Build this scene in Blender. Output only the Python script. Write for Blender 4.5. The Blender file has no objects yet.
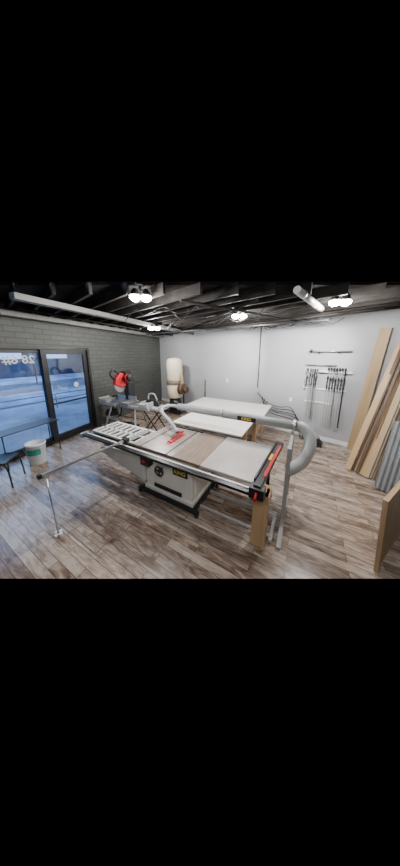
import bpy, bmesh, math, random
from mathutils import Vector, Matrix, Euler
random.seed(4)
SC=bpy.context.scene
COL=SC.collection

# ------------------------------------------------------------ materials
def mat(name,col,rough=.5,metal=0.,var=.12,scale=12.,bump=0.,emit=None,es=0.,stretch=(1,1,1),spec=None):
    m=bpy.data.materials.new(name); m.use_nodes=True
    n=m.node_tree.nodes; l=m.node_tree.links; b=n['Principled BSDF']
    tc=n.new('ShaderNodeTexCoord'); mp=n.new('ShaderNodeMapping'); mp.inputs['Scale'].default_value=stretch
    no=n.new('ShaderNodeTexNoise'); no.inputs['Scale'].default_value=scale; no.inputs['Detail'].default_value=4
    cr=n.new('ShaderNodeValToRGB')
    a=[max(0,c*(1-var)) for c in col]; d=[min(1,c*(1+var)) for c in col]
    cr.color_ramp.elements[0].color=(*a,1); cr.color_ramp.elements[1].color=(*d,1)
    cr.color_ramp.elements[0].position=.3; cr.color_ramp.elements[1].position=.7
    l.new(tc.outputs['Object'],mp.inputs[0]); l.new(mp.outputs[0],no.inputs['Vector'])
    l.new(no.outputs['Fac'],cr.inputs[0]); l.new(cr.outputs[0],b.inputs['Base Color'])
    b.inputs['Roughness'].default_value=rough; b.inputs['Metallic'].default_value=metal
    if spec is not None: b.inputs['Specular IOR Level'].default_value=spec
    if bump:
        bp=n.new('ShaderNodeBump'); bp.inputs['Strength'].default_value=bump; bp.inputs['Distance'].default_value=.01
        l.new(no.outputs['Fac'],bp.inputs['Height']); l.new(bp.outputs[0],b.inputs['Normal'])
    if emit:
        b.inputs['Emission Color'].default_value=(*emit,1); b.inputs['Emission Strength'].default_value=es
    return m

def plank_mat(name,ang):
    m=bpy.data.materials.new(name); m.use_nodes=True
    n=m.node_tree.nodes; l=m.node_tree.links; b=n['Principled BSDF']
    tc=n.new('ShaderNodeTexCoord'); mp=n.new('ShaderNodeMapping'); mp.inputs['Rotation'].default_value=(0,0,-ang)
    br=n.new('ShaderNodeTexBrick'); br.offset=.37; br.inputs['Scale'].default_value=1
    br.inputs['Brick Width'].default_value=.95; br.inputs['Row Height'].default_value=.105
    br.inputs['Mortar Size'].default_value=.003; br.inputs['Mortar Smooth'].default_value=.2; br.inputs['Bias'].default_value=0
    br.inputs['Color1'].default_value=(0,0,0,1); br.inputs['Color2'].default_value=(1,1,1,1); br.inputs['Mortar'].default_value=(.5,.5,.5,1)
    l.new(tc.outputs['Object'],mp.inputs[0]); l.new(mp.outputs[0],br.inputs['Vector'])
    sc=n.new('ShaderNodeMapping'); sc.inputs['Scale'].default_value=(1.8,7,1); l.new(mp.outputs[0],sc.inputs[0])
    ad=n.new('ShaderNodeVectorMath'); ad.operation='ADD'; 
    mu=n.new('ShaderNodeVectorMath'); mu.operation='SCALE'; mu.inputs['Scale'].default_value=37.
    l.new(br.outputs['Color'],mu.inputs[0]); l.new(sc.outputs[0],ad.inputs[0]); l.new(mu.outputs[0],ad.inputs[1])
    no=n.new('ShaderNodeTexNoise'); no.inputs['Scale'].default_value=2.2; no.inputs['Detail'].default_value=7; no.inputs['Distortion'].default_value=.9; no.inputs['Roughness'].default_value=.6
    l.new(ad.outputs[0],no.inputs['Vector'])
    mx=n.new('ShaderNodeMath'); mx.operation='MULTIPLY_ADD'; mx.inputs[1].default_value=.26
    sp=n.new('ShaderNodeSeparateColor'); l.new(br.outputs['Color'],sp.inputs[0]); l.new(sp.outputs[0],mx.inputs[0]); 
    sb=n.new('ShaderNodeMath'); sb.operation='SUBTRACT'; sb.inputs[1].default_value=.13; l.new(no.outputs['Fac'],sb.inputs[0]); l.new(sb.outputs[0],mx.inputs[2])
    cr=n.new('ShaderNodeValToRGB'); e=cr.color_ramp.elements
    e[0].position=.25; e[0].color=(.095,.060,.042,1); e[1].position=.78; e[1].color=(.60,.51,.43,1)
    x=cr.color_ramp.elements.new(.41); x.color=(.225,.162,.122,1)
    x=cr.color_ramp.elements.new(.54); x.color=(.37,.29,.235,1)
    l.new(mx.outputs[0],cr.inputs[0])
    mm=n.new('ShaderNodeMixRGB'); l.new(br.outputs['Fac'],mm.inputs[0]); l.new(cr.outputs[0],mm.inputs[1]); mm.inputs[2].default_value=(.085,.062,.048,1)
    l.new(mm.outputs[0],b.inputs['Base Color'])
    b.inputs['Roughness'].default_value=.24
    bp=n.new('ShaderNodeBump'); bp.inputs['Strength'].default_value=.15; bp.inputs['Distance'].default_value=.004
    l.new(no.outputs['Fac'],bp.inputs['Height']); l.new(bp.outputs[0],b.inputs['Normal'])
    return m

def brick_mat(name,c1,c2,mo):
    m=bpy.data.materials.new(name); m.use_nodes=True
    n=m.node_tree.nodes; l=m.node_tree.links; b=n['Principled BSDF']
    tc=n.new('ShaderNodeTexCoord'); sx=n.new('ShaderNodeSeparateXYZ'); cx=n.new('ShaderNodeCombineXYZ')
    l.new(tc.outputs['Object'],sx.inputs[0]); l.new(sx.outputs['X'],cx.inputs['X']); l.new(sx.outputs['Z'],cx.inputs['Y'])
    br=n.new('ShaderNodeTexBrick'); br.inputs['Scale'].default_value=1
    br.inputs['Brick Width'].default_value=.36; br.inputs['Row Height'].default_value=.12; br.inputs['Mortar Size'].default_value=.012
    br.inputs['Color1'].default_value=(*c1,1); br.inputs['Color2'].default_value=(*c2,1); br.inputs['Mortar'].default_value=(*mo,1)
    l.new(cx.outputs[0],br.inputs['Vector']); l.new(br.outputs['Color'],b.inputs['Base Color'])
    bp=n.new('ShaderNodeBump'); bp.inputs['Strength'].default_value=.4; bp.inputs['Distance'].default_value=.01; bp.invert=True
    l.new(br.outputs['Fac'],bp.inputs['Height']); l.new(bp.outputs[0],b.inputs['Normal'])
    b.inputs['Roughness'].default_value=.55
    return m

def glass_mat(name,k=.08,tint=(.9,.95,1)):
    m=bpy.data.materials.new(name); m.use_nodes=True
    n=m.node_tree.nodes; l=m.node_tree.links; n.clear()
    o=n.new('ShaderNodeOutputMaterial'); t=n.new('ShaderNodeBsdfTransparent'); g=n.new('ShaderNodeBsdfGlossy'); x=n.new('ShaderNodeMixShader')
    t.inputs[0].default_value=(*tint,1); g.inputs['Roughness'].default_value=.02; x.inputs[0].default_value=k
    l.new(t.outputs[0],x.inputs[1]); l.new(g.outputs[0],x.inputs[2]); l.new(x.outputs[0],o.inputs[0])
    return m

M={}
M['floor']=plank_mat('vinyl_planks',math.radians(-29.3))
M['mark']=mat('dark_outline',(.17,.125,.10),.35,0,.3,9)
M['brick']=brick_mat('painted_brick',(.112,.118,.110),(.090,.095,.089),(.066,.069,.065))
M['wall']=mat('wall_paint',(.45,.46,.485),.5,0,.03,2.)
M['ceil']=mat('ceiling_black',(.014,.012,.011),.7,0,.3,3,spec=.2)
M['joist']=mat('joist_black',(.024,.021,.019),.6,0,.4,6,spec=.2)
M['beam']=mat('beam_paint',(.21,.205,.195),.5,0,.08,4)
M['white']=mat('white_laminate',(.90,.88,.82),.3,0,.02,3)
M['cream']=mat('cream_tank',(.80,.72,.56),.5,0,.05,5)
M['cab']=mat('cabinet_enamel',(.78,.77,.72),.35,0,.04,4)
M['cover']=mat('cover_enamel',(.62,.62,.60),.35,0,.04,4)
M['greyen']=mat('grey_enamel',(.45,.46,.46),.4,0,.05,4)
M['post']=mat('post_grey',(.33,.34,.34),.4,0,.05,4)
M['duct']=mat('duct_grey',(.37,.39,.40),.4,0,.06,6)
M['black']=mat('black_plastic',(.018,.018,.02),.4,0,.2,8)
M['blkmet']=mat('black_metal',(.025,.025,.028),.35,.3,.2,8)
M['alu']=mat('aluminium',(.62,.63,.64),.3,.85,.06,20)
M['sheetm']=mat('galvanised_sheet',(.42,.44,.46),.4,.5,.06,6)
M['steel']=mat('steel',(.5,.5,.51),.3,.9,.1,15)
M['iron']=mat('cast_iron_top',(.38,.33,.30),.3,.35,.18,5,0,stretch=(1,3,1))
M['brown']=mat('brown_board',(.28,.20,.155),.45,0,.2,4,0,stretch=(8,1,1))
M['wing']=mat('wing_laminate',(.50,.46,.45),.35,0,.06,5)
M['red']=mat('red_plastic',(.60,.02,.025),.35,0,.1,8)
M['yellow']=mat('yellow_label',(.75,.55,.05),.4,0,.05,8)
M['gold']=mat('gold_lettering',(.85,.62,.12),.4,0,.05,8)
M['green']=mat('teal_label',(.02,.33,.27),.4,0,.1,8)
M['whitep']=mat('white_plastic',(.84,.88,.90),.4,0,.04,6)
M['pale']=mat('pale_lettering',(.70,.76,.80),.5,0,.04,6)
M['pine']=mat('pine_board',(.56,.37,.20),.5,0,.15,3,0,stretch=(1,1,.15))
M['tan']=mat('tan_plywood',(.50,.35,.20),.5,0,.15,3,0,stretch=(4,4,.3))
M['dark']=mat('dark_board',(.10,.06,.035),.55,0,.2,3,0,stretch=(1,1,.15))
M['greyb']=mat('grey_board',(.33,.28,.23),.5,0,.15,3,0,stretch=(1,1,.15))
M['snow']=mat('snowy_lot',(.40,.50,.70),.8,0,.45,.6)
M['road']=mat('wet_road',(.15,.18,.26),.4,0,.4,.8)
M['facade']=mat('facade_siding',(.08,.11,.18),.7,0,.3,.6)
M['litwin']=mat('lit_window',(.3,.4,.6),.4,0,.1,2,0,(.55,.7,1),1.6)
M['bulb']=mat('lamp_glow',(1,1,1),.4,0,0,2,0,(1,.98,.95),110)
M['glass']=glass_mat('pane_glass')
M['guard']=glass_mat('clear_guard',.2,(.95,.88,.88))
M['tape']=mat('tape_measure',(.75,.75,.7),.4,0,.25,160)

# ------------------------------------------------------------ geometry pieces
def BX(x0,x1,y0,y1,z0,z1):
    def f(bm):
        vs=[bm.verts.new(p) for p in [(x0,y0,z0),(x1,y0,z0),(x1,y1,z0),(x0,y1,z0),(x0,y0,z1),(x1,y0,z1),(x1,y1,z1),(x0,y1,z1)]]
        for q in [(0,3,2,1),(4,5,6,7),(0,1,5,4),(1,2,6,5),(2,3,7,6),(3,0,4,7)]: bm.faces.new([vs[i] for i in q])
    return f
def BM(c,s,rot=(0,0,0)):
    mt=Matrix.Translation(c)@Euler(rot).to_matrix().to_4x4()
    def f(bm):
        vs=[bm.verts.new(mt@Vector((s[0]*a/2,s[1]*b/2,s[2]*d/2))) for a,b,d in [(-1,-1,-1),(1,-1,-1),(1,1,-1),(-1,1,-1),(-1,-1,1),(1,-1,1),(1,1,1),(-1,1,1)]]
        for q in [(0,3,2,1),(4,5,6,7),(0,1,5,4),(1,2,6,5),(2,3,7,6),(3,0,4,7)]: bm.faces.new([vs[i] for i in q])
    return f
def TB(pts,r,seg=12,caps=True,smooth=True):
    pts=[Vector(p) for p in pts]
    rs=r if isinstance(r,(list,tuple)) else [r]*len(pts)
    def f(bm):
        rings=[];up=None
        for i,p in enumerate(pts):
            if i==0: t=(pts[1]-p)
            elif i==len(pts)-1: t=(p-pts[i-1])
            else: t=(pts[i+1]-p).normalized()+(p-pts[i-1]).normalized()
            if t.length<1e-9: t=Vector((0,0,1))
            t.normalize()
            if up is None:
                up=t.orthogonal().normalized()
            up=(up-t*up.dot(t)); up.normalize(); w=t.cross(up)
            rings.append([bm.verts.new(p+(up*math.cos(a)+w*math.sin(a))*rs[i]) for a in [2*math.pi*k/seg for k in range(seg)]])
        for a,b in zip(rings,rings[1:]):
            for k in range(seg):
                fc=bm.faces.new([a[k],a[(k+1)%seg],b[(k+1)%seg],b[k]]); fc.smooth=smooth
        if caps:
            bm.faces.new(rings[0][::-1]); bm.faces.new(rings[-1])
    return f
def CY(a,b,r,r2=None,seg=16):
    return TB([a,b],[r,r if r2 is None else r2],seg)
def LATHE(prof,c=(0,0,0),seg=24):
    def f(bm):
        rings=[[bm.verts.new((c[0]+r*math.cos(2*math.pi*k/seg),c[1]+r*math.sin(2*math.pi*k/seg),c[2]+z)) for k in range(seg)] for r,z in prof]
        for a,b in zip(rings,rings[1:]):
            for k in range(seg):
                fc=bm.faces.new([a[k],a[(k+1)%seg],b[(k+1)%seg],b[k]]); fc.smooth=True
        bm.faces.new(rings[0][::-1]); bm.faces.new(rings[-1])
    return f
def PR(poly,axis,a,b):
    def P(u,v,w):
        return {'y':(u,w,v),'x':(w,u,v),'z':(u,v,w)}[axis]
    def f(bm):
        A=[bm.verts.new(P(u,v,a)) for u,v in poly]; B=[bm.verts.new(P(u,v,b)) for u,v in poly]
        bm.faces.new(A); bm.faces.new(B[::-1]); n=len(poly)
        for i in range(n): bm.faces.new([A[i],A[(i+1)%n],B[(i+1)%n],B[i]])
    return f
def smoothpath(pts,n=8):
    pts=[Vector(p) for p in pts]; out=[]
    P=[pts[0]]+pts+[pts[-1]]
    for i in range(1,len(P)-2):
        for k in range(n):
            t=k/n; a,b,c,d=P[i-1],P[i],P[i+1],P[i+2]
            out.append(.5*((2*b)+(c-a)*t+(2*a-5*b+4*c-d)*t*t+(3*b-a-3*c+d)*t**3))
    out.append(pts[-1]); return out

def mesh(name,pieces,m,parent=None,label=None,bevel=.0,loc=(0,0,0),rot=(0,0,0)):
    bm=bmesh.new()
    for p in (pieces if isinstance(pieces,list) else [pieces]): p(bm)
    bmesh.ops.recalc_face_normals(bm,faces=bm.faces[:])
    me=bpy.data.meshes.new(name); bm.to_mesh(me); bm.free()
    o=bpy.data.objects.new(name,me); COL.objects.link(o)
    me.materials.append(m); o.location=loc; o.rotation_euler=rot
    if parent: o.parent=parent
    if label: o['label']=label
    if bevel:
        b=o.modifiers.new('bevel','BEVEL'); b.width=bevel; b.segments=2; b.limit_method='ANGLE'
    return o
def thing(name,label,cat,loc=(0,0,0),rz=0.,group=None):
    o=bpy.data.objects.new(name,None); COL.objects.link(o); o.empty_display_size=.1
    o.location=loc; o.rotation_euler=(0,0,rz); o['label']=label; o['category']=cat
    if group: o['group']=group
    return o
def tag(o,label,cat,group=None):
    o['label']=label; o['category']=cat
    if group: o['group']=group
    return o
def text(name,body,size,m,parent,loc,rot,ext=.001):
    cu=bpy.data.curves.new(name,'FONT'); cu.body=body; cu.size=size; cu.extrude=ext; cu.offset=size*.02; cu.align_x='CENTER'; cu.align_y='CENTER'
    t=bpy.data.objects.new('tmp',cu); COL.objects.link(t)
    bpy.context.view_layer.update()
    me=bpy.data.meshes.new_from_object(t.evaluated_get(bpy.context.evaluated_depsgraph_get()))
    bpy.data.objects.remove(t); me.materials.clear(); me.materials.append(m)
    o=bpy.data.objects.new(name,me); COL.objects.link(o); o.parent=parent; o.location=loc; o.rotation_euler=rot
    return o
def struct(o): o['kind']='structure'; return o

# ------------------------------------------------------------ room
HC=3.33
C=Vector((-1.94,9.42,0)); AB=math.atan2(-.6606,.7507); AL=math.atan2(-.932,-.362)
def backpt(k,d,z): # d = distance from the wall into the room
    return Vector((C.x+.7507*k-.6606*d, C.y-.6606*k-.7507*d, z))
fl=struct(mesh('floor',PR([(-5.2,1.567),(3.8,1.567),(4.85,3.6),(-1.9,9.7),(-4.25,3.6)],'z',-.004,0),M['floor']))
ce=struct(mesh('ceiling',PR([(-5.0,3.15),(4.6,3.15),(4.85,3.6),(-1.9,9.7)],'z',HC,HC+.05),M['ceil']))
wb=struct(mesh('wall_back',BX(-.15,9.0,0,.15,0,HC),M['wall'],loc=C,rot=(0,0,AB)))
wl=struct(mesh('wall_left',[BX(-.15,3.87,-.2,0,0,HC),BX(3.87,7.6,-.2,0,2.48,HC),BX(6.75,7.6,-.2,0,0,2.48)],M['brick'],loc=C,rot=(0,0,AL)))
RA=Vector((4.62,3.66,0)); rdir=Vector((-.7,-1.75,0)).normalized()
wr=struct(mesh('wall_right',BX(-.1,2.2,0,.12,0,HC),M['wall'],loc=RA,rot=(0,0,math.atan2(rdir.y,rdir.x))))
bb=struct(mesh('baseboard_back',BX(0,8.8,-.015,0,0,.11),M['whitep'],loc=C,rot=(0,0,AB),bevel=.003))
# thin dark strips forming rectangular outlines on the floor
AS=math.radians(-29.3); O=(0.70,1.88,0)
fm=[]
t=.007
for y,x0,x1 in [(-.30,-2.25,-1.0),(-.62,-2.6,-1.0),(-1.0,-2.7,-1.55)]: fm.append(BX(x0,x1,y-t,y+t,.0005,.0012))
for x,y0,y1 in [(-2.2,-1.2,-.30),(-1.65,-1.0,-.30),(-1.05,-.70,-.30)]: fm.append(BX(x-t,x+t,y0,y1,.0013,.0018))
# sliding glass door in the brick wall
door=thing('door_1','black framed sliding glass patio door in brick wall','door',C,AL); door['kind']='structure'
def frame(x0,x1,z0,z1,y0,y1,w):
    return [BX(x0,x0+w,y0,y1,z0,z1),BX(x1-w,x1,y0,y1,z0,z1),BX(x0+w,x1-w,y0,y1,z0,z0+w),BX(x0+w,x1-w,y0,y1,z1-w,z1)]
mesh('door_frame',frame(3.87,6.75,.0,2.48,-.16,.03,.07),M['black'],door)
mesh('door_panel',frame(3.94,5.14,.07,2.41,-.06,-.01,.12)+[BX(4.03,5.05,-.05,-.02,1.0,1.04)],M['black'],door)
mesh('door_panel',frame(5.05,6.68,.07,2.41,-.12,-.07,.09),M['black'],door)
mesh('glass',BX(4.05,5.03,-.038,-.032,.18,2.30),M['glass'],door)
mesh('glass',BX(5.12,6.6,-.098,-.092,.15,2.33),M['glass'],door)
mesh('door_sticker',CY((4.35,-.030,1.45),(4.35,-.026,1.45),.07,seg=24),M['whitep'],door,'small round white sticker')
mesh('door_handle',[TB(smoothpath([(4.98,.0,.95),(4.98,.05,.98),(4.98,.05,1.25),(4.98,0,1.28)],4),.014)],M['alu'],door)
text('glass_lettering','28 6#',.25,M['pale'],door,(5.54,-.085,2.17),(math.radians(90),0,0))

# outdoors
g=struct(mesh('outdoor_ground',PR([(-6.3,-2),(-2.5,10.0),(-6,34),(-40,34),(-40,-2)],'z',-.12,-.08),M['snow']))
rd=tag(mesh('street',BX(-16,16,-2.6,2.6,0,.01),M['road'],loc=(-13.2,12.5,-.079),rot=(0,0,math.radians(60))),'wet blue grey street between snowy verges','street')
tag(mesh('tire_tracks',[BX(-16,16,-.9,-.6,0,.006),BX(-16,16,.7,1.0,0,.006)],M['facade'],loc=(-8.9,9.3,-.079),rot=(0,0,math.radians(60))),'dark tire tracks across snow','tire tracks')
bld=thing('office_building','dark blue low building with lit windows across snowy lot','building',(-20,17,-.08),math.radians(60))
mesh('facade',BX(-14,14,0,4,0,4.3),M['facade'],bld)
for i in range(6):
    mesh('lit_window',BX(-11.5+i*4.2,-9.3+i*4.2,-.06,.02,1.9,3.1),M['litwin'],bld)
for i,(x,y) in enumerate([(-15.0,10.0),(-13.5,15.6),(-17,8.0)]):
    sp=thing('sign_post','thin dark street post in snow','post',(x,y,-.08))
    mesh('post',CY((0,0,0),(0,0,2.6),.05),M['facade'],sp)
    mesh('post_sign',BM((0,0,2.3),(.5,.03,.4),(0,0,1.0)),M['snow'],sp)

# ceiling joists, beams
nt=0
for i in range(26):
    d=.25+i*.36
    a=backpt(-.1,d,0)
    k0=-.1+d*.33; k1=(a.y-3.05)/.6606-.1
    k1=min(k1,8.7-d*.05)
    if k1-k0<.4: continue
    nt+=1
    struct(mesh('trim_%d'%nt,BX(k0,k1,-d-.022,-d+.022,3.17,HC),M['joist'],loc=C,rot=(0,0,AB)))
def bar(name,a,b,w,h,m,label=None,cat=None):
    a=Vector(a);b=Vector(b);L=(b-a).length
    return mesh(name,BX(0,L,-w/2,w/2,0,h),m,loc=a,rot=(0,0,math.atan2(b.y-a.y,b.x-a.x)),bevel=.006)
tag(bar('ceiling_beam',(-2.62,2.85,3.05),(-.05,8.5,3.05),.14,.09,M['beam']),'light grey boxed duct under black joists','beam')
tag(bar('ceiling_beam',(-3.75,3.75,3.02),(-1.75,8.95,3.02),.14,.10,M['beam']),'grey boxed beam beside brick wall','beam')
tag(bar('ceiling_track',(-1.9,7.1,2.98),(2.7,4.2,2.98),.04,.04,M['blkmet']),'black lighting track under ceiling joists','track')
pp=thing('ceiling_duct','pale round duct pipe hanging under black ceiling','duct')
mesh('pipe',TB([(1.20,2.55,3.08),(2.15,3.58,3.08)],.046,20),M['cover'],pp)
for t in (.2,.75): mesh('hanger',[TB([(1.16+.99*t,2.5+1.08*t,3.08),(1.18+.99*t,2.522+1.08*t,3.08)],.053,20)],M['steel'],pp)
for i,(x0,y0,x1,y1,z) in enumerate([(-2.0,8.2,3.1,3.4,3.05),(-.3,3.1,2.6,5.1,3.10),(-1.0,7.9,.9,3.2,3.13),(.2,6.9,3.2,3.3,3.11),(-3.25,3.6,-1.2,8.8,3.10)]):
    tag(mesh('ceiling_pipe',TB([(x0,y0,z),(x1,y1,z)],.022,10),M['joist']),'thin dark conduit pipe under black joists','pipe','ceiling conduits')
for i in range(14):
    x=random.uniform(-1.4,2.6); y=random.uniform(3.7,6.4); p=[]
    for k in range(6):
        p.append((x+k*random.uniform(.2,.32)-.4,y+random.uniform(-.25,.25)-k*.08,3.14-(.0 if k%2 else random.uniform(.04,.2))))
    tag(mesh('ceiling_wire',TB(smoothpath(p,5),.007,6),M['black']),'loose electrical wire sagging below black joists','wire','loose ceiling wires')
# flood lights: each fixture has a general glow and a beam aimed at the wall
def lamp(x,y,z,power,rz,aim,beam):
    t=thing('ceiling_spotlight','bright twin spotlight fixed under black ceiling','lamp',(x,y,z),rz,'ceiling spotlights')
    mesh('mount',[CY((0,0,.06),(0,0,HC-z),.02),CY((0,0,HC-z-.03),(0,0,HC-z),.07)],M['blkmet'],t)
    for s in (-1,1):
        mesh('lamp_housing',[LATHE([(.03,.10),(.05,.07),(.075,.0)],(s*.08,0,0),16),TB([(s*.08,0,.08),(0,0,.08)],.012,8)],M['blkmet'],t)
        mesh('bulb',LATHE([(.035,-.075),(.07,-.05),(.082,-.02),(.073,-.001)],(s*.08,0,0),16),M['bulb'],t)
    L=bpy.data.lights.new('spotlight_light','POINT'); L.energy=power; L.shadow_soft_size=.08; L.color=(1,.98,.95)
    lo=bpy.data.objects.new('spotlight_light',L); COL.objects.link(lo); lo.parent=t; lo.location=(0,0,-.16)
    S=bpy.data.lights.new('spotlight_beam','SPOT'); S.energy=beam; S.spot_size=math.radians(70); S.spot_blend=1; S.shadow_soft_size=.08; S.color=(1,.98,.95)
    so=bpy.data.objects.new('spotlight_beam',S); COL.objects.link(so); so.location=(x,y,z-.14)
    so.rotation_euler=(Vector(aim)-so.location).to_track_quat('-Z','Y').to_euler()
lamp(-.90,3.1,3.16,105,.2,(-1.0,4.2,0),150)
lamp(-1.28,5.55,3.03,115,.2,(-1.4,8.9,2.2),220)
lamp(.85,4.35,3.13,125,-.1,backpt(4.0,0,2.1),480)
lamp(2.2,3.2,3.12,130,-.1,backpt(6.4,0,2.1),380)

# ------------------------------------------------------------ table saw
saw=thing('table_saw','cabinet table saw with long black rails and sliding table','table saw',O,AS)
ZT=.835
mesh('cabinet',[PR([(-1.86,.12),(-.96,.12),(-.98,.76),(-1.84,.76)],'y',.06,.70),BX(-1.88,-.94,.03,.73,.10,.17)],M['cab'],saw,bevel=.01)
mesh('cabinet_door',[BX(-.975,-.95,.14,.62,.22,.66)],M['cab'],saw,bevel=.006)
mesh('dust_port',[BX(-1.68,-1.15,.045,.065,.19,.25)],M['black'],saw)
lp=mesh('name_plate',[BX(-1.30,-1.04,.045,.06,.53,.65)],M['black'],saw,bevel=.004)
text('logo_lettering','KING',.085,M['gold'],saw,(-1.17,.042,.59),(math.radians(90),0,0))
def wheelparts(x,z,r):
    return [TB([( x+r*math.cos(a),-.01,z+r*math.sin(a)) for a in [k*math.pi/10 for k in range(21)]],.013,8,False),CY((x,.06,z),(x,-.02,z),.024),BM((x,-.005,z),(2*r,.012,.02)),BM((x,-.005,z),(.02,.012,2*r)),CY((x+r*.7,-.01,z+r*.7),(x+r*.7,-.06,z+r*.7),.012)]
mesh('handwheel',wheelparts(-1.52,.54,.075),M['black'],saw)
mesh('switch_box',[BX(-1.88,-1.70,-.04,.06,.56,.73)],M['black'],saw,bevel=.008)
mesh('stop_button',[CY((-1.79,-.04,.65),(-1.79,-.07,.65),.025)],M['red'],saw)
mb=mesh('mobile_base',[BX(-1.94,-.90,-.01,.03,.05,.12),BX(-1.94,-.90,.73,.77,.05,.12),BX(-1.94,-1.90,.03,.73,.05,.12),BX(-.94,-.90,.03,.73,.05,.12),BX(-1.90,-.94,.03,.73,.08,.10)],M['blkmet'],saw,bevel=.004)
for x in (-1.97,-.87):
    for y in (.02,.74):
        mesh('caster',[CY((x-.02,y,.045),(x+.02,y,.045),.045),BM((x,y,.085),(.06,.06,.03))],M['black'],saw)
mesh('base_extension',[BX(-.90,.13,.50,.54,.05,.09),BX(-.90,.13,.16,.19,.05,.08),BX(.09,.13,.12,.6,.03,.07)],M['greyen'],saw,bevel=.004)
mesh('side_cover',[PR([(-1.87,.22),(-1.87,.70),(-2.10,.70),(-3.0,.58),(-3.0,.46)],'y',.02,.42)],M['cover'],saw,'large sloping pale grey cover',.012)
mesh('outrigger_post',[BX(-2.93,-2.85,.16,.26,.57,.78)],M['greyen'],saw)
mesh('main_top',[BX(-2.12,-1.30,.03,.98,.795,ZT),BX(-2.08,-1.34,.07,.94,.755,.795)],M['iron'],saw,'worn cast iron top',.004)
mesh('blade_insert',[BX(-1.64,-1.54,.30,.80,ZT,ZT+.002)],M['red'],saw)
mesh('saw_blade',[PR([(.56+.13*math.cos(a),ZT-.05+.13*math.sin(a)) for a in [k*math.pi/16 for k in range(32)]],'x',-1.60,-1.596)],M['steel'],saw)
mesh('miter_slot',[BX(-1.95,-1.92,.03,.98,ZT,ZT+.001),BX(-1.42,-1.39,.03,.98,ZT,ZT+.001)],M['black'],saw)
mesh('extension_board',[BX(-1.295,-.83,.03,1.0,.80,ZT)],M['brown'],saw,'brown wood extension board',.003)
mesh('extension_wing',[PR([(-.825,.03),(-.085,.03),(-.01,1.08),(-.825,1.06)],'z',.80,ZT)],M['wing'],saw,'pale grey laminate extension wing',.003)
sl=[BX(-3.28,-2.14,.06,.10,.79,.825),BX(-3.28,-2.14,.58,.64,.79,.825)]
for i in range(9):
    x=-3.28+i*.14; sl.append(BX(x,x+.035 if i%2 else x+.05,.10,.58,.795,.825))
sl+= [BX(-3.28,-2.14,.30,.35,.79,.825)]
mesh('sliding_table',sl,M['cover'],saw,'white slatted sliding table',.003)
mesh('slide_bed',[BX(-3.28,-2.14,.09,.60,.73,.785)],M['blkmet'],saw)
mesh('front_rail',[BX(-3.34,.04,-.06,.0,.73,.80),BX(-3.34,.02,-.12,-.06,.765,.80)],M['blkmet'],saw,'long black front rail',.004)
mesh('rail_scale',[BX(-3.3,-.02,-.045,-.02,.80,.802)],M['tape'],saw)
mesh('rear_rail',[BX(-2.2,.04,1.09,1.14,.75,.80)],M['blkmet'],saw,'black rear rail',.004)
mesh('rail_end_cap',[BX(-3.37,-3.33,-.13,.02,.72,.81)],M['greyen'],saw)
sk=.075
def SB(x0,x1,y0,y1,z0,z1): # skewed bar
    return PR([(x0+sk*y0,y0),(x1+sk*y0,y0),(x1+sk*y1,y1),(x0+sk*y1,y1)],'z',z0,z1)
rf=mesh('rip_fence',[SB(-.075,.005,-.1,1.14,ZT,ZT+.07),BX(-.12,.04,-.14,-.02,.76,ZT+.05)],M['black'],saw,'black rip fence bar',.005)
mesh('fence_face',[SB(-.10,-.078,.0,1.12,ZT,ZT+.085)],M['black'],saw)
mesh('fence_handle',[TB([(-.04,-.13,.84),(-.04,-.17,.81),(-.04,-.18,.78)],.014,10)],M['red'],saw)
mesh('fence_label',[SB(-.07,-.035,.50,.68,ZT+.07,ZT+.074)],M['yellow'],saw)
mesh('fence_strip',[SB(-.028,.006,.10,1.0,ZT+.068,ZT+.078)],M['red'],saw,'long red plastic strip')
mesh('wooden_leg',[PR([(-.10,0),(.03,0),(.07,.73),(-.10,.73)],'y',.02,.07),PR([(.02,0),(.06,0),(.07,.73),(.03,.73)],'y',.0,.16),BX(-.13,.08,.0,.22,.62,.73)],M['pine'],saw,'light plywood support leg',.003)
mesh('steel_leg',[BX(-.1,-.05,.96,1.0,0,.78),BX(-.05,.0,.96,1.0,0,.04)],M['blkmet'],saw)
mesh('crosscut_fence',[BM((-2.265,-.32,.875),(.03,1.66,.035),(0,0,math.radians(-4.5)))],M['alu'],saw,'long silver crosscut fence',.003)
mesh('fence_clamp',[BM((-2.24,.0,.88),(.09,.09,.06))],M['black'],saw,bevel=.005)
mesh('fence_end_cap',[BM((-2.332,-1.16,.875),(.05,.04,.05))],M['black'],saw,bevel=.005)
mesh('stand_pole',[CY((-2.31,-1.08,.02),(-2.33,-1.10,.86),.009),BM((-2.33,-1.10,.845),(.05,.05,.04))],M['alu'],saw,'thin silver pole leg')
mesh('stand_foot',[BM((-2.31,-1.08,.012),(.10,.03,.02),(0,0,.3)),BM((-2.31,-1.08,.012),(.03,.10,.02),(0,0,.3))],M['whitep'],saw)

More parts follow.
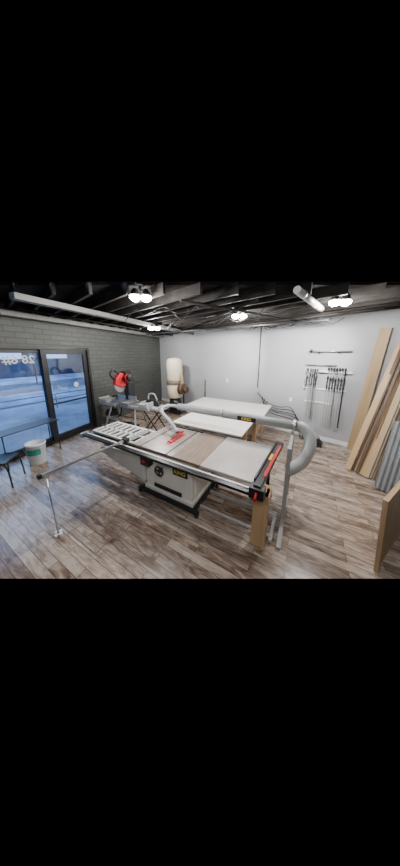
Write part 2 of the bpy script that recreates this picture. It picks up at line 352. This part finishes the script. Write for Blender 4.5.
# ------------------------------------------------------------ overarm dust arm
oa=thing('overarm_dust_arm','grey overarm dust pipe with blade guard on steel post','dust arm',O,AS)
mesh('stand_foot',[BX(.185,.235,.10,1.25,0,.035)],M['post'],oa,bevel=.004)
mesh('stand_post',[BX(.185,.235,.55,.60,.035,1.10),BX(.185,.235,1.10,1.15,.035,1.12),BX(.188,.232,.56,1.15,1.04,1.09)],M['post'],oa,bevel=.004)
R=.072
mesh('duct_pipe',TB([(-2.0,1.2,1.2),(.27,1.2,1.2)],R,24),M['duct'],oa,'long grey dust pipe')
path=smoothpath([(.23,1.2,1.2),(.34,1.19,1.19),(.43,1.13,1.11),(.45,1.04,.99),(.42,.95,.87),(.36,.88,.77),(.28,.83,.70),(.20,.80,.64)],8)
mesh('elbow_hose',TB(path,[R*1.1+.004*(k%2) for k in range(len(path))],24),M['duct'],oa,'thick grey bent hose')
mesh('pipe_collar',[TB([(.20,1.2,1.2),(.26,1.2,1.2)],R*1.2,24)],M['steel'],oa)
mesh('pipe_collar',[TB([(-1.0,1.2,1.2),(-.96,1.2,1.2)],R*1.1,24)],M['steel'],oa)
p2=smoothpath([(-2.0,1.2,1.2),(-2.2,1.17,1.2),(-2.28,1.02,1.18),(-2.15,.86,1.12),(-1.9,.75,1.05),(-1.60,.60,.93)],8)
mesh('guard_hose',TB(p2,[.034]*len(p2),16),M['duct'],oa)
mesh('blade_guard',[PR([(.40,.845),(.74,.845),(.72,.90),(.58,.935),(.46,.91)],'x',-1.63,-1.56)],M['guard'],oa,'clear red-tinted blade guard')
mesh('guard_trim',[PR([(.36,.84),(.76,.84),(.76,.855),(.36,.855)],'x',-1.64,-1.55),PR([(.58,.92),(.74,.89),(.74,.91),(.58,.945)],'x',-1.63,-1.56)],M['red'],oa)
pl=mesh('name_plate',[BX(-.68,-.36,1.2-R-.010,1.2-R+.012,1.162,1.238)],M['black'],oa,bevel=.003)
text('logo_lettering','KING',.07,M['gold'],oa,(-.52,1.2-R-.012,1.2),(math.radians(90),0,0))

# ------------------------------------------------------------ outfeed tables
def table(x0,x1,y0,y1,h,label):
    t=thing('outfeed_table',label,'table',O,AS)
    mesh('table_top',[BX(x0,x1,y0,y1,h-.03,h)],M['white'],t,'white laminate top',.004)
    a=.14
    mesh('apron',[BX(x0+a,x1-a,y0+a,y0+a+.03,h-.11,h-.03),BX(x0+a,x1-a,y1-a-.03,y1-a,h-.11,h-.03),BX(x0+a,x0+a+.03,y0+a+.03,y1-a-.03,h-.11,h-.03),BX(x1-a-.03,x1-a,y0+a+.03,y1-a-.03,h-.11,h-.03)],M['white'],t)
    for x in (x0+a+.03,x1-a-.12):
        for y in (y0+a+.03,y1-a-.12): mesh('leg',BX(x,x+.09,y,y+.09,0,h-.11),M['tan'],t)
    mesh('lower_shelf',[BX(x0+.18,x1-.18,y0+.18,y1-.18,.25,.28)],M['tan'],t)
table(-2.2,-.62,1.24,2.46,.82,'white topped wooden outfeed table behind the saw')
table(-2.75,-.50,2.47,3.75,.82,'large white topped assembly table against outfeed table')

# ------------------------------------------------------------ miter saw on its stand
ms=thing('miter_saw','red and black sliding miter saw with silver base','miter saw',(-2.2,5.45,.86),math.radians(-25))
ms.scale=(1.12,1.12,1.18)
mesh('saw_base',[BX(-.28,.28,-.2,.2,0,.07),CY((0,-.08,.07),(0,-.08,.10),.19),BX(-.04,.04,-.42,-.1,.03,.08)],M['steel'],ms,bevel=.006)
mesh('fence',[BX(-.32,-.05,.05,.08,.07,.20),BX(.05,.32,.05,.08,.07,.20)],M['alu'],ms,bevel=.004)
mesh('pivot_arm',[PR([(.06,.07),(.26,.07),(.30,.55),(.16,.82),(-.02,.80),(.06,.45)],'x',-.08,.08),CY((.07,.1,.50),(.07,.46,.50),.02),CY((-.07,.1,.50),(-.07,.46,.50),.02)],M['black'],ms,bevel=.006)
mesh('blade_cover',[PR([(-.09,.42),(.08,.46),(.10,.70),(.0,.78),(-.14,.76),(-.26,.66),(-.30,.52)],'x',-.09,.03)],M['red'],ms,'red blade cover',.02)
mesh('saw_blade',[PR([(-.10+.19*math.cos(a),.50+.19*math.sin(a)) for a in [math.pi*k/16 for k in range(32)]],'x',-.02,-.016)],M['steel'],ms)
mesh('motor_housing',[TB([(.05,-.02,.62),(.10,-.02,.64),(.24,-.02,.66),(.27,-.02,.66)],[.07,.09,.085,.05],16)],M['black'],ms)
mesh('motor_band',[TB([(.15,-.02,.648),(.19,-.02,.655)],.094,16)],M['red'],ms)
mesh('handle',[TB(smoothpath([(0,-.15,.76),(0,-.30,.86),(0,-.40,.78),(0,-.32,.66),(0,-.2,.62)],5),.024,10)],M['black'],ms)
st=thing('miter_saw_stand','grey folding miter saw stand with extension wings','tool stand',(-2.2,5.45,0),math.radians(-25))
mesh('beam',[BX(-.95,.95,-.14,-.08,.78,.86),BX(-.95,.95,.08,.14,.78,.86)],M['greyen'],st,bevel=.005)
for sx in (-1,1):
    for sy in (-1,1):
        mesh('leg',[CY((sx*.45,sy*.1,.80),(sx*.62,sy*.32,.015),.022),CY((sx*.62,sy*.32,.0),(sx*.62,sy*.32,.03),.03)],M['greyen'],st)
for sx in (-1,1):
    mesh('extension_wing',[BX(min(sx*.62,sx*.92),max(sx*.62,sx*.92),-.17,.17,.86,.95),CY((sx*.9,-.18,.97),(sx*.9,.18,.97),.025)],M['greyen'],st,bevel=.005)
mesh('brace',[CY((-.55,-.22,.35),(.55,-.22,.35),.014)],M['blkmet'],st)
mesh('brace',[CY((-.55,.22,.35),(.55,.22,.35),.014)],M['blkmet'],st)
rs=thing('work_stand','black folding work stand with grey rollers','tool stand',(-1.30,5.25,0),math.radians(-29))
mesh('top_tray',[BX(-.36,.36,-.22,.22,.78,.84),BX(-.36,-.32,-.22,.22,.84,.96),BX(.32,.36,-.22,.22,.84,.90)],M['greyen'],rs,bevel=.006)
for sy in (-.17,.17):
    mesh('leg',[CY((-.32,sy,.79),(.36,sy,.02),.018),CY((.32,sy*.9,.79),(-.36,sy*.9,.02),.018)],M['blkmet'],rs)
jt=thing('hand_planer','black power tool with grey handle resting on stand','power tool',(-1.34,5.27,.845),math.radians(-10))
mesh('tool_body',[PR([(-.2,0),(.2,0),(.2,.10),(.1,.18),(-.14,.2),(-.2,.12)],'y',-.09,.09)],M['black'],jt,bevel=.01)
mesh('tool_handle',[TB(smoothpath([(-.14,0,.18),(-.12,0,.32),(.04,0,.34),(.12,0,.16)],5),.024,10)],M['greyen'],jt)
tb2=thing('tool_case','dark tool case standing on floor under stand','case',(-2.0,5.15,0),math.radians(-25))
mesh('case_body',BX(-.25,.25,-.12,.12,.0,.34),M['black'],tb2,bevel=.02)
mesh('case_handle',TB(smoothpath([(-.09,0,.33),(-.08,0,.39),(.08,0,.39),(.09,0,.33)],4),.012,8),M['blkmet'],tb2)
vc=thing('shop_vacuum','grey and black shop vacuum beside tool stand','vacuum',(-2.85,5.95,0))
mesh('tank',LATHE([(.17,.06),(.20,.08),(.21,.38)]),M['greyen'],vc)
mesh('motor_head',LATHE([(.215,.38),(.215,.44),(.17,.54),(.08,.58)]),M['black'],vc)
mesh('vacuum_hose',TB(smoothpath([(.18,-.05,.3),(.34,-.1,.5),(.3,-.1,.9),(.1,-.05,1.0),(.0,0,.7),(.05,.05,.56)],6),.024,10),M['black'],vc)
for a in (0.6,2.2,3.8,5.4): mesh('caster',CY((.17*math.cos(a),.17*math.sin(a)-.015,.03),(.17*math.cos(a),.17*math.sin(a)+.015,.03),.03),M['black'],vc)

# ------------------------------------------------------------ dust collector
dc=thing('dust_collector','slim cream dust collector tank standing by grey wall','dust collector',(-.98,7.35,0),math.radians(-30))
mesh('base',[BX(-.4,.4,-.28,.28,.08,.13)],M['blkmet'],dc,bevel=.005)
for x in (-.34,.34):
    for y in (-.22,.22): mesh('caster',[CY((x,y-.02,.045),(x,y+.02,.045),.045)],M['black'],dc)
mesh('filter_tank',[LATHE([(.30,1.30),(.305,1.34),(.305,2.02),(.27,2.10),(.14,2.15),(.05,2.16)])],M['cream'],dc,'cream filter tank')
mesh('collection_drum',[LATHE([(.26,.62),(.30,.66),(.30,1.14)])],M['cream'],dc,'cream collection drum')
mesh('separator_ring',[LATHE([(.305,1.14),(.325,1.16),(.325,1.28),(.305,1.30)])],M['brown'],dc)
for x in (.32,-.32): mesh('support_post',[BM((x,.12,.65),(.04,.04,1.05))],M['blkmet'],dc)
mesh('lower_housing',[LATHE([(.24,.13),(.26,.3),(.2,.62)])],M['black'],dc)
mesh('blower',[CY((.34,-.12,1.0),(.50,-.12,1.0),.20,seg=24),CY((.50,-.12,1.0),(.66,-.12,1.0),.11)],M['dark'],dc,'brown motor blower')
mesh('blower_pipe',TB(smoothpath([(.42,-.12,1.15),(.42,-.12,1.4),(.34,-.05,1.5),(.25,0,1.5)],5),.06,14),M['tan'],dc)
tag(mesh('wall_rod',CY(backpt(2.9,.08,0),backpt(2.88,.02,1.3),.018),M['black']),'thin black rod leaning on grey wall','rod')

# ------------------------------------------------------------ left side furniture
bk=thing('bucket','white plastic bucket with teal label near glass door','bucket',(-3.50,3.74,0))
mesh('bucket_body',[LATHE([(.14,0),(.145,.01),(.172,.42),(.182,.425),(.182,.455),(.167,.46),(.155,.42),(.125,.03)])],M['whitep'],bk)
def patch(bm):
    n=10; A=[];B=[]
    for i in range(n+1):
        a=-1.15+(i/n-.5)*1.5
        A.append(bm.verts.new((.164*math.cos(a),.164*math.sin(a),.23))); B.append(bm.verts.new((.173*math.cos(a),.173*math.sin(a),.36)))
    for i in range(n): bm.faces.new([A[i],A[i+1],B[i+1],B[i]]).smooth=True
mesh('bucket_label',patch,M['green'],bk)
mesh('bucket_handle',TB(smoothpath([(-.18,0,.42),(-.16,-.11,.35),(0,-.185,.29),(.16,-.11,.35),(.18,0,.42)],5),.006,8),M['steel'],bk)
def chair(loc,rz,label):
    t=thing('chair',label,'chair',loc,rz)
    mesh('seat',[BX(-.22,.22,-.22,.22,.44,.475)],M['black'],t,bevel=.015)
    mesh('backrest',[BM((0,.235,.74),(.42,.025,.26),(-.12,0,0))],M['black'],t,bevel=.012)
    for s in (-1,1):
        mesh('leg',[TB(smoothpath([(s*.21,-.24,0),(s*.20,-.18,.44),(s*.20,.1,.46)],5),.012,8)],M['blkmet'],t)
        mesh('leg',[TB(smoothpath([(s*.21,.26,0),(s*.20,.18,.44),(s*.2,.25,.85)],5),.012,8)],M['blkmet'],t)
    return t
chair((-3.58,3.06,0),math.radians(110),'black metal frame chair near glass door')
bn=thing('side_table','black thin steel framed table beside glass door','table',(-3.80,3.95,0),math.radians(69))
mesh('table_top',[BX(-.55,.55,-.2,.2,.73,.75)],M['black'],bn,bevel=.004)
for x in (-.5,.5):
    for y in (-.17,.17): mesh('leg',CY((x,y,0),(x,y,.73),.011),M['blkmet'],bn)

# ------------------------------------------------------------ right side: clamps, boards
rack=thing('clamp_rack','white wall rail holding bar clamps','rack',C,AB)
mesh('rail',[BX(6.46,7.42,-.035,-.001,1.84,1.89),BX(6.46,7.42,-.09,-.035,1.84,1.852)],M['whitep'],rack)
mesh('rail',[BX(6.40,7.35,-.035,-.001,1.38,1.42)],M['whitep'],rack)
mesh('rail',[BX(6.46,7.1,-.035,-.001,1.02,1.05)],M['whitep'],rack)
def clamp(k,top,L,mk,hs,zf):
    t=thing('bar_clamp','steel bar clamp with black jaws hanging on wall','clamp',backpt(k,.105,top-L),AB,'bar clamps hanging on the wall')
    mesh('bar',[BX(-.013,.013,-.004,.004,0,L)],M[mk],t)
    mesh('fixed_jaw',[BX(-.018*hs,.018*hs,-.07,.01,L-.07,L)],M['black'],t,bevel=.003)
    zz=L*zf
    mesh('sliding_jaw',[BX(-.018*hs,.018*hs,-.07,.01,zz,zz+.07*hs),CY((0,-.06,zz-.12),(0,-.06,zz+.10),.010)],M['black'],t,bevel=.003)
    mesh('clamp_handle',[CY((0,-.06,zz-.22),(0,-.06,zz-.10),.016*hs)],M['black'],t)
for k,top,L,mk,hs,zf in [(6.50,1.93,.45,'post',.9,.4),(6.57,1.93,1.30,'post',.7,.84),(6.62,1.93,1.33,'post',.7,.84),(6.67,1.93,1.33,'steel',.7,.84),(6.72,1.93,1.30,'post',.7,.84),
    (6.96,1.97,1.48,'post',1.1,.80),(7.015,1.97,1.50,'post',1.1,.78),(7.07,1.97,1.52,'post',1.1,.80),(7.125,1.97,1.55,'steel',1.1,.78),(7.18,1.97,1.55,'post',1.1,.80),(7.235,1.97,1.52,'post',1.1,.78),(7.29,1.97,1.5,'blkmet',1.1,.80)]:
    clamp(k,top,L,mk,hs,zf)
pc=thing('pipe_clamp','long silver pipe clamp lying on wall brackets','clamp',C,AB)
mesh('pipe',CY((6.46,-.07,2.36),(7.36,-.07,2.36),.018),M['alu'],pc)
mesh('clamp_jaw',[BX(6.50,6.53,-.12,-.03,2.33,2.42)],M['black'],pc)
mesh('bracket',[BX(6.68,6.70,-.1,0,2.31,2.345)],M['blkmet'],pc)
mesh('bracket',[BX(7.1,7.12,-.1,0,2.31,2.345)],M['blkmet'],pc)
tag(mesh('metal_rod',CY((6.42,-.06,2.02),(7.1,-.06,2.02),.014),M['alu'],loc=C,rot=(0,0,AB)),'silver metal rod held above clamp rail','rod')

def plank(name,base,top,w,th,wd,m,label,cat,group=None):
    base=Vector(base);top=Vector(top);d=(top-base);L=d.length;d.normalize()
    wv=Vector(wd);wv=(wv-d*wv.dot(d)).normalized(); tv=d.cross(wv)
    o=mesh(name,BX(-w/2,w/2,-th/2,th/2,0,L),m,bevel=.003)
    o.matrix_world=Matrix(((wv.x,tv.x,d.x,base.x),(wv.y,tv.y,d.y,base.y),(wv.z,tv.z,d.z,base.z),(0,0,0,1)))
    return tag(o,label,cat,group)
G='lumber leaning in the corner'
wd=(.55,-.83,0)
plank('board',(3.70,4.28,.01),(3.92,4.19,2.85),.19,.03,(.75,-.66,0),M['tan'],'tall tan board leaning upright on grey wall','board',G)
rows=[(.0,.10,'pine',2.70),(.06,.06,'dark',2.78),(.11,.08,'tan',2.62),(.16,.05,'dark',2.82),(.20,.09,'pine',2.5),(.26,.06,'dark',2.74),(.30,.09,'tan',2.6),(.36,.05,'greyb',2.6),(.40,.08,'pine',2.4),(.45,.06,'dark',2.5),(.50,.09,'tan',2.2),(.56,.05,'dark',2.5),(.60,.08,'pine',2.3),(.66,.06,'dark',2.4)]
names={'pine':'long pine board leaning in corner','dark':'dark brown narrow board leaning in corner','tan':'tan plywood strip leaning in corner','greyb':'weathered grey board leaning in corner'}
for i,(s,w_,mk,z) in enumerate(rows):
    b=Vector((2.96,3.44,.03))+Vector((.55,-.83,0))*s*.95+Vector((.83,.55,0))*(.03*(i%3))
    tpp=Vector((4.05,3.90,0))+Vector((.44,-.64,0))*s+Vector((.83,.55,0))*(.02*(i%3)); tpp.z=z
    plank('board',b,tpp,w_,.022,wd,M[mk],names[mk],'board',G)
def corr(bm):
    N=60;W=.66;L=1.2;a=[];b=[]
    for i in range(N+1):
        x=-W/2+W*i/N; y=.024*math.sin(i*math.pi/3)
        a.append(bm.verts.new((x,y,0))); b.append(bm.verts.new((x,y,L)))
    for i in range(N): bm.faces.new([a[i],a[i+1],b[i+1],b[i]])
def sheet(base,top,lab):
    base=Vector(base);top=Vector(top);d=(top-base).normalized()
    wv=Vector(wd);wv=(wv-d*wv.dot(d)).normalized(); tv=d.cross(wv)
    o=mesh('corrugated_sheet',corr,M['sheetm']); s=o.modifiers.new('s','SOLIDIFY'); s.thickness=.003
    o.matrix_world=Matrix(((wv.x,tv.x,d.x,base.x),(wv.y,tv.y,d.y,base.y),(wv.z,tv.z,d.z,base.z),(0,0,0,1)))
    tag(o,lab,'metal sheet','corrugated sheets')
sheet((3.22,2.66,.02),(3.56,2.86,1.2),'silver corrugated metal sheet leaning beside boards')
sheet((3.30,2.64,.02),(3.64,2.84,1.2),'silver corrugated metal sheet leaning beside boards')
pv=thing('plywood_board','pale plywood board with edge frame standing on floor','plywood board',(1.88,1.62,0),math.atan2(.53,.85))
mesh('sheet',[PR([(0,0),(1.2,0),(1.2,1.0),(-.24,1.0)],'y',0,.018)],M['tan'],pv)
mesh('edge_strip',[PR([(0,0),(.06,0),(-.18,1.0),(-.24,1.0)],'y',-.02,0),PR([(-.17,.95),(1.2,.95),(1.2,1.0),(-.18,1.0)],'y',-.02,0)],M['pine'],pv)

# cables and conduit on the back wall
cd=thing('wall_conduit','thin black conduit dropping down grey wall to outlet','conduit')
mesh('conduit',CY(backpt(5.08,.015,1.2),backpt(5.08,.015,HC),.014),M['black'],cd)
mesh('outlet_box',BX(-.06,.06,-.05,0,-.1,.1),M['greyen'],cd,loc=backpt(5.08,0,1.13),rot=(0,0,AB))
for i in range(5):
    dz=i*.055
    tag(mesh('power_cable',TB(smoothpath([backpt(5.1+.1*i,.06+.03*i,1.10-dz),backpt(5.4,.08+.03*i,.84-dz),backpt(5.8,.08+.03*i,.74-dz),backpt(6.15+.06*i,.10+.03*i,.78-dz*1.5),backpt(6.35+.06*i,.12+.03*i,.45-dz),backpt(6.5+.05*i,.25+.04*i,.02)],6),.010,8),M['black']),'thin black power cable draped along grey wall','cable','power cables')
for k,z in ((3.9,1.35),(6.1,1.0)):
    tag(mesh('wall_outlet',[BX(-.04,.04,-.008,0,-.06,.06),BX(-.017,.017,-.012,-.008,-.04,.04)],M['whitep'],loc=backpt(k,0,z),rot=(0,0,AB),bevel=.002),'white outlet plate on grey wall','outlet','wall outlets')
tb=thing('tool_bag','small black tool bag on floor by baseboard','bag',(2.95,4.55,0),AB)
mesh('bag_body',[PR([(-.18,0),(.18,0),(.16,.12),(.06,.17),(-.06,.17),(-.16,.12)],'y',-.09,.09)],M['black'],tb,bevel=.015)
mesh('bag_handle',TB(smoothpath([(-.1,0,.15),(-.07,0,.24),(.07,0,.24),(.1,0,.15)],5),.012,8),M['black'],tb)
tag(mesh('floor_marking',fm,M['mark'],loc=O,rot=(0,0,AS)),'faint dark rectangular outlines on plank floor','floor marking')

# ------------------------------------------------------------ area lights
def area(name,loc,size,e,rot,col=(1,1,1)):
    L=bpy.data.lights.new(name,'AREA'); L.energy=e; L.size=size; L.color=col
    o=bpy.data.objects.new(name,L); COL.objects.link(o); o.location=loc; o.rotation_euler=rot; return o
area('fill_light',(0,-.6,3.2),1.2,60,(math.radians(28),0,0),(1,.97,.94))  # unseen area light added behind the camera to fill the room
area('dusk_light',(-16,12,9),14,3600,(0,math.radians(-10),0),(.38,.60,1))
w=bpy.data.worlds.new('night'); SC.world=w; w.use_nodes=True
w.node_tree.nodes['Background'].inputs[0].default_value=(0,0,0,1); w.node_tree.nodes['Background'].inputs[1].default_value=0

# ------------------------------------------------------------ camera
cam=bpy.data.cameras.new('camera'); co=bpy.data.objects.new('camera',cam); COL.objects.link(co)
co.location=(0,0,2.3); co.rotation_euler=(math.radians(90-11.2),0,0)
cam.sensor_fit='HORIZONTAL'; cam.sensor_width=36; cam.lens=190/400*36; cam.shift_y=-41.4/400; cam.clip_end=200; cam.clip_start=.05
SC.camera=co
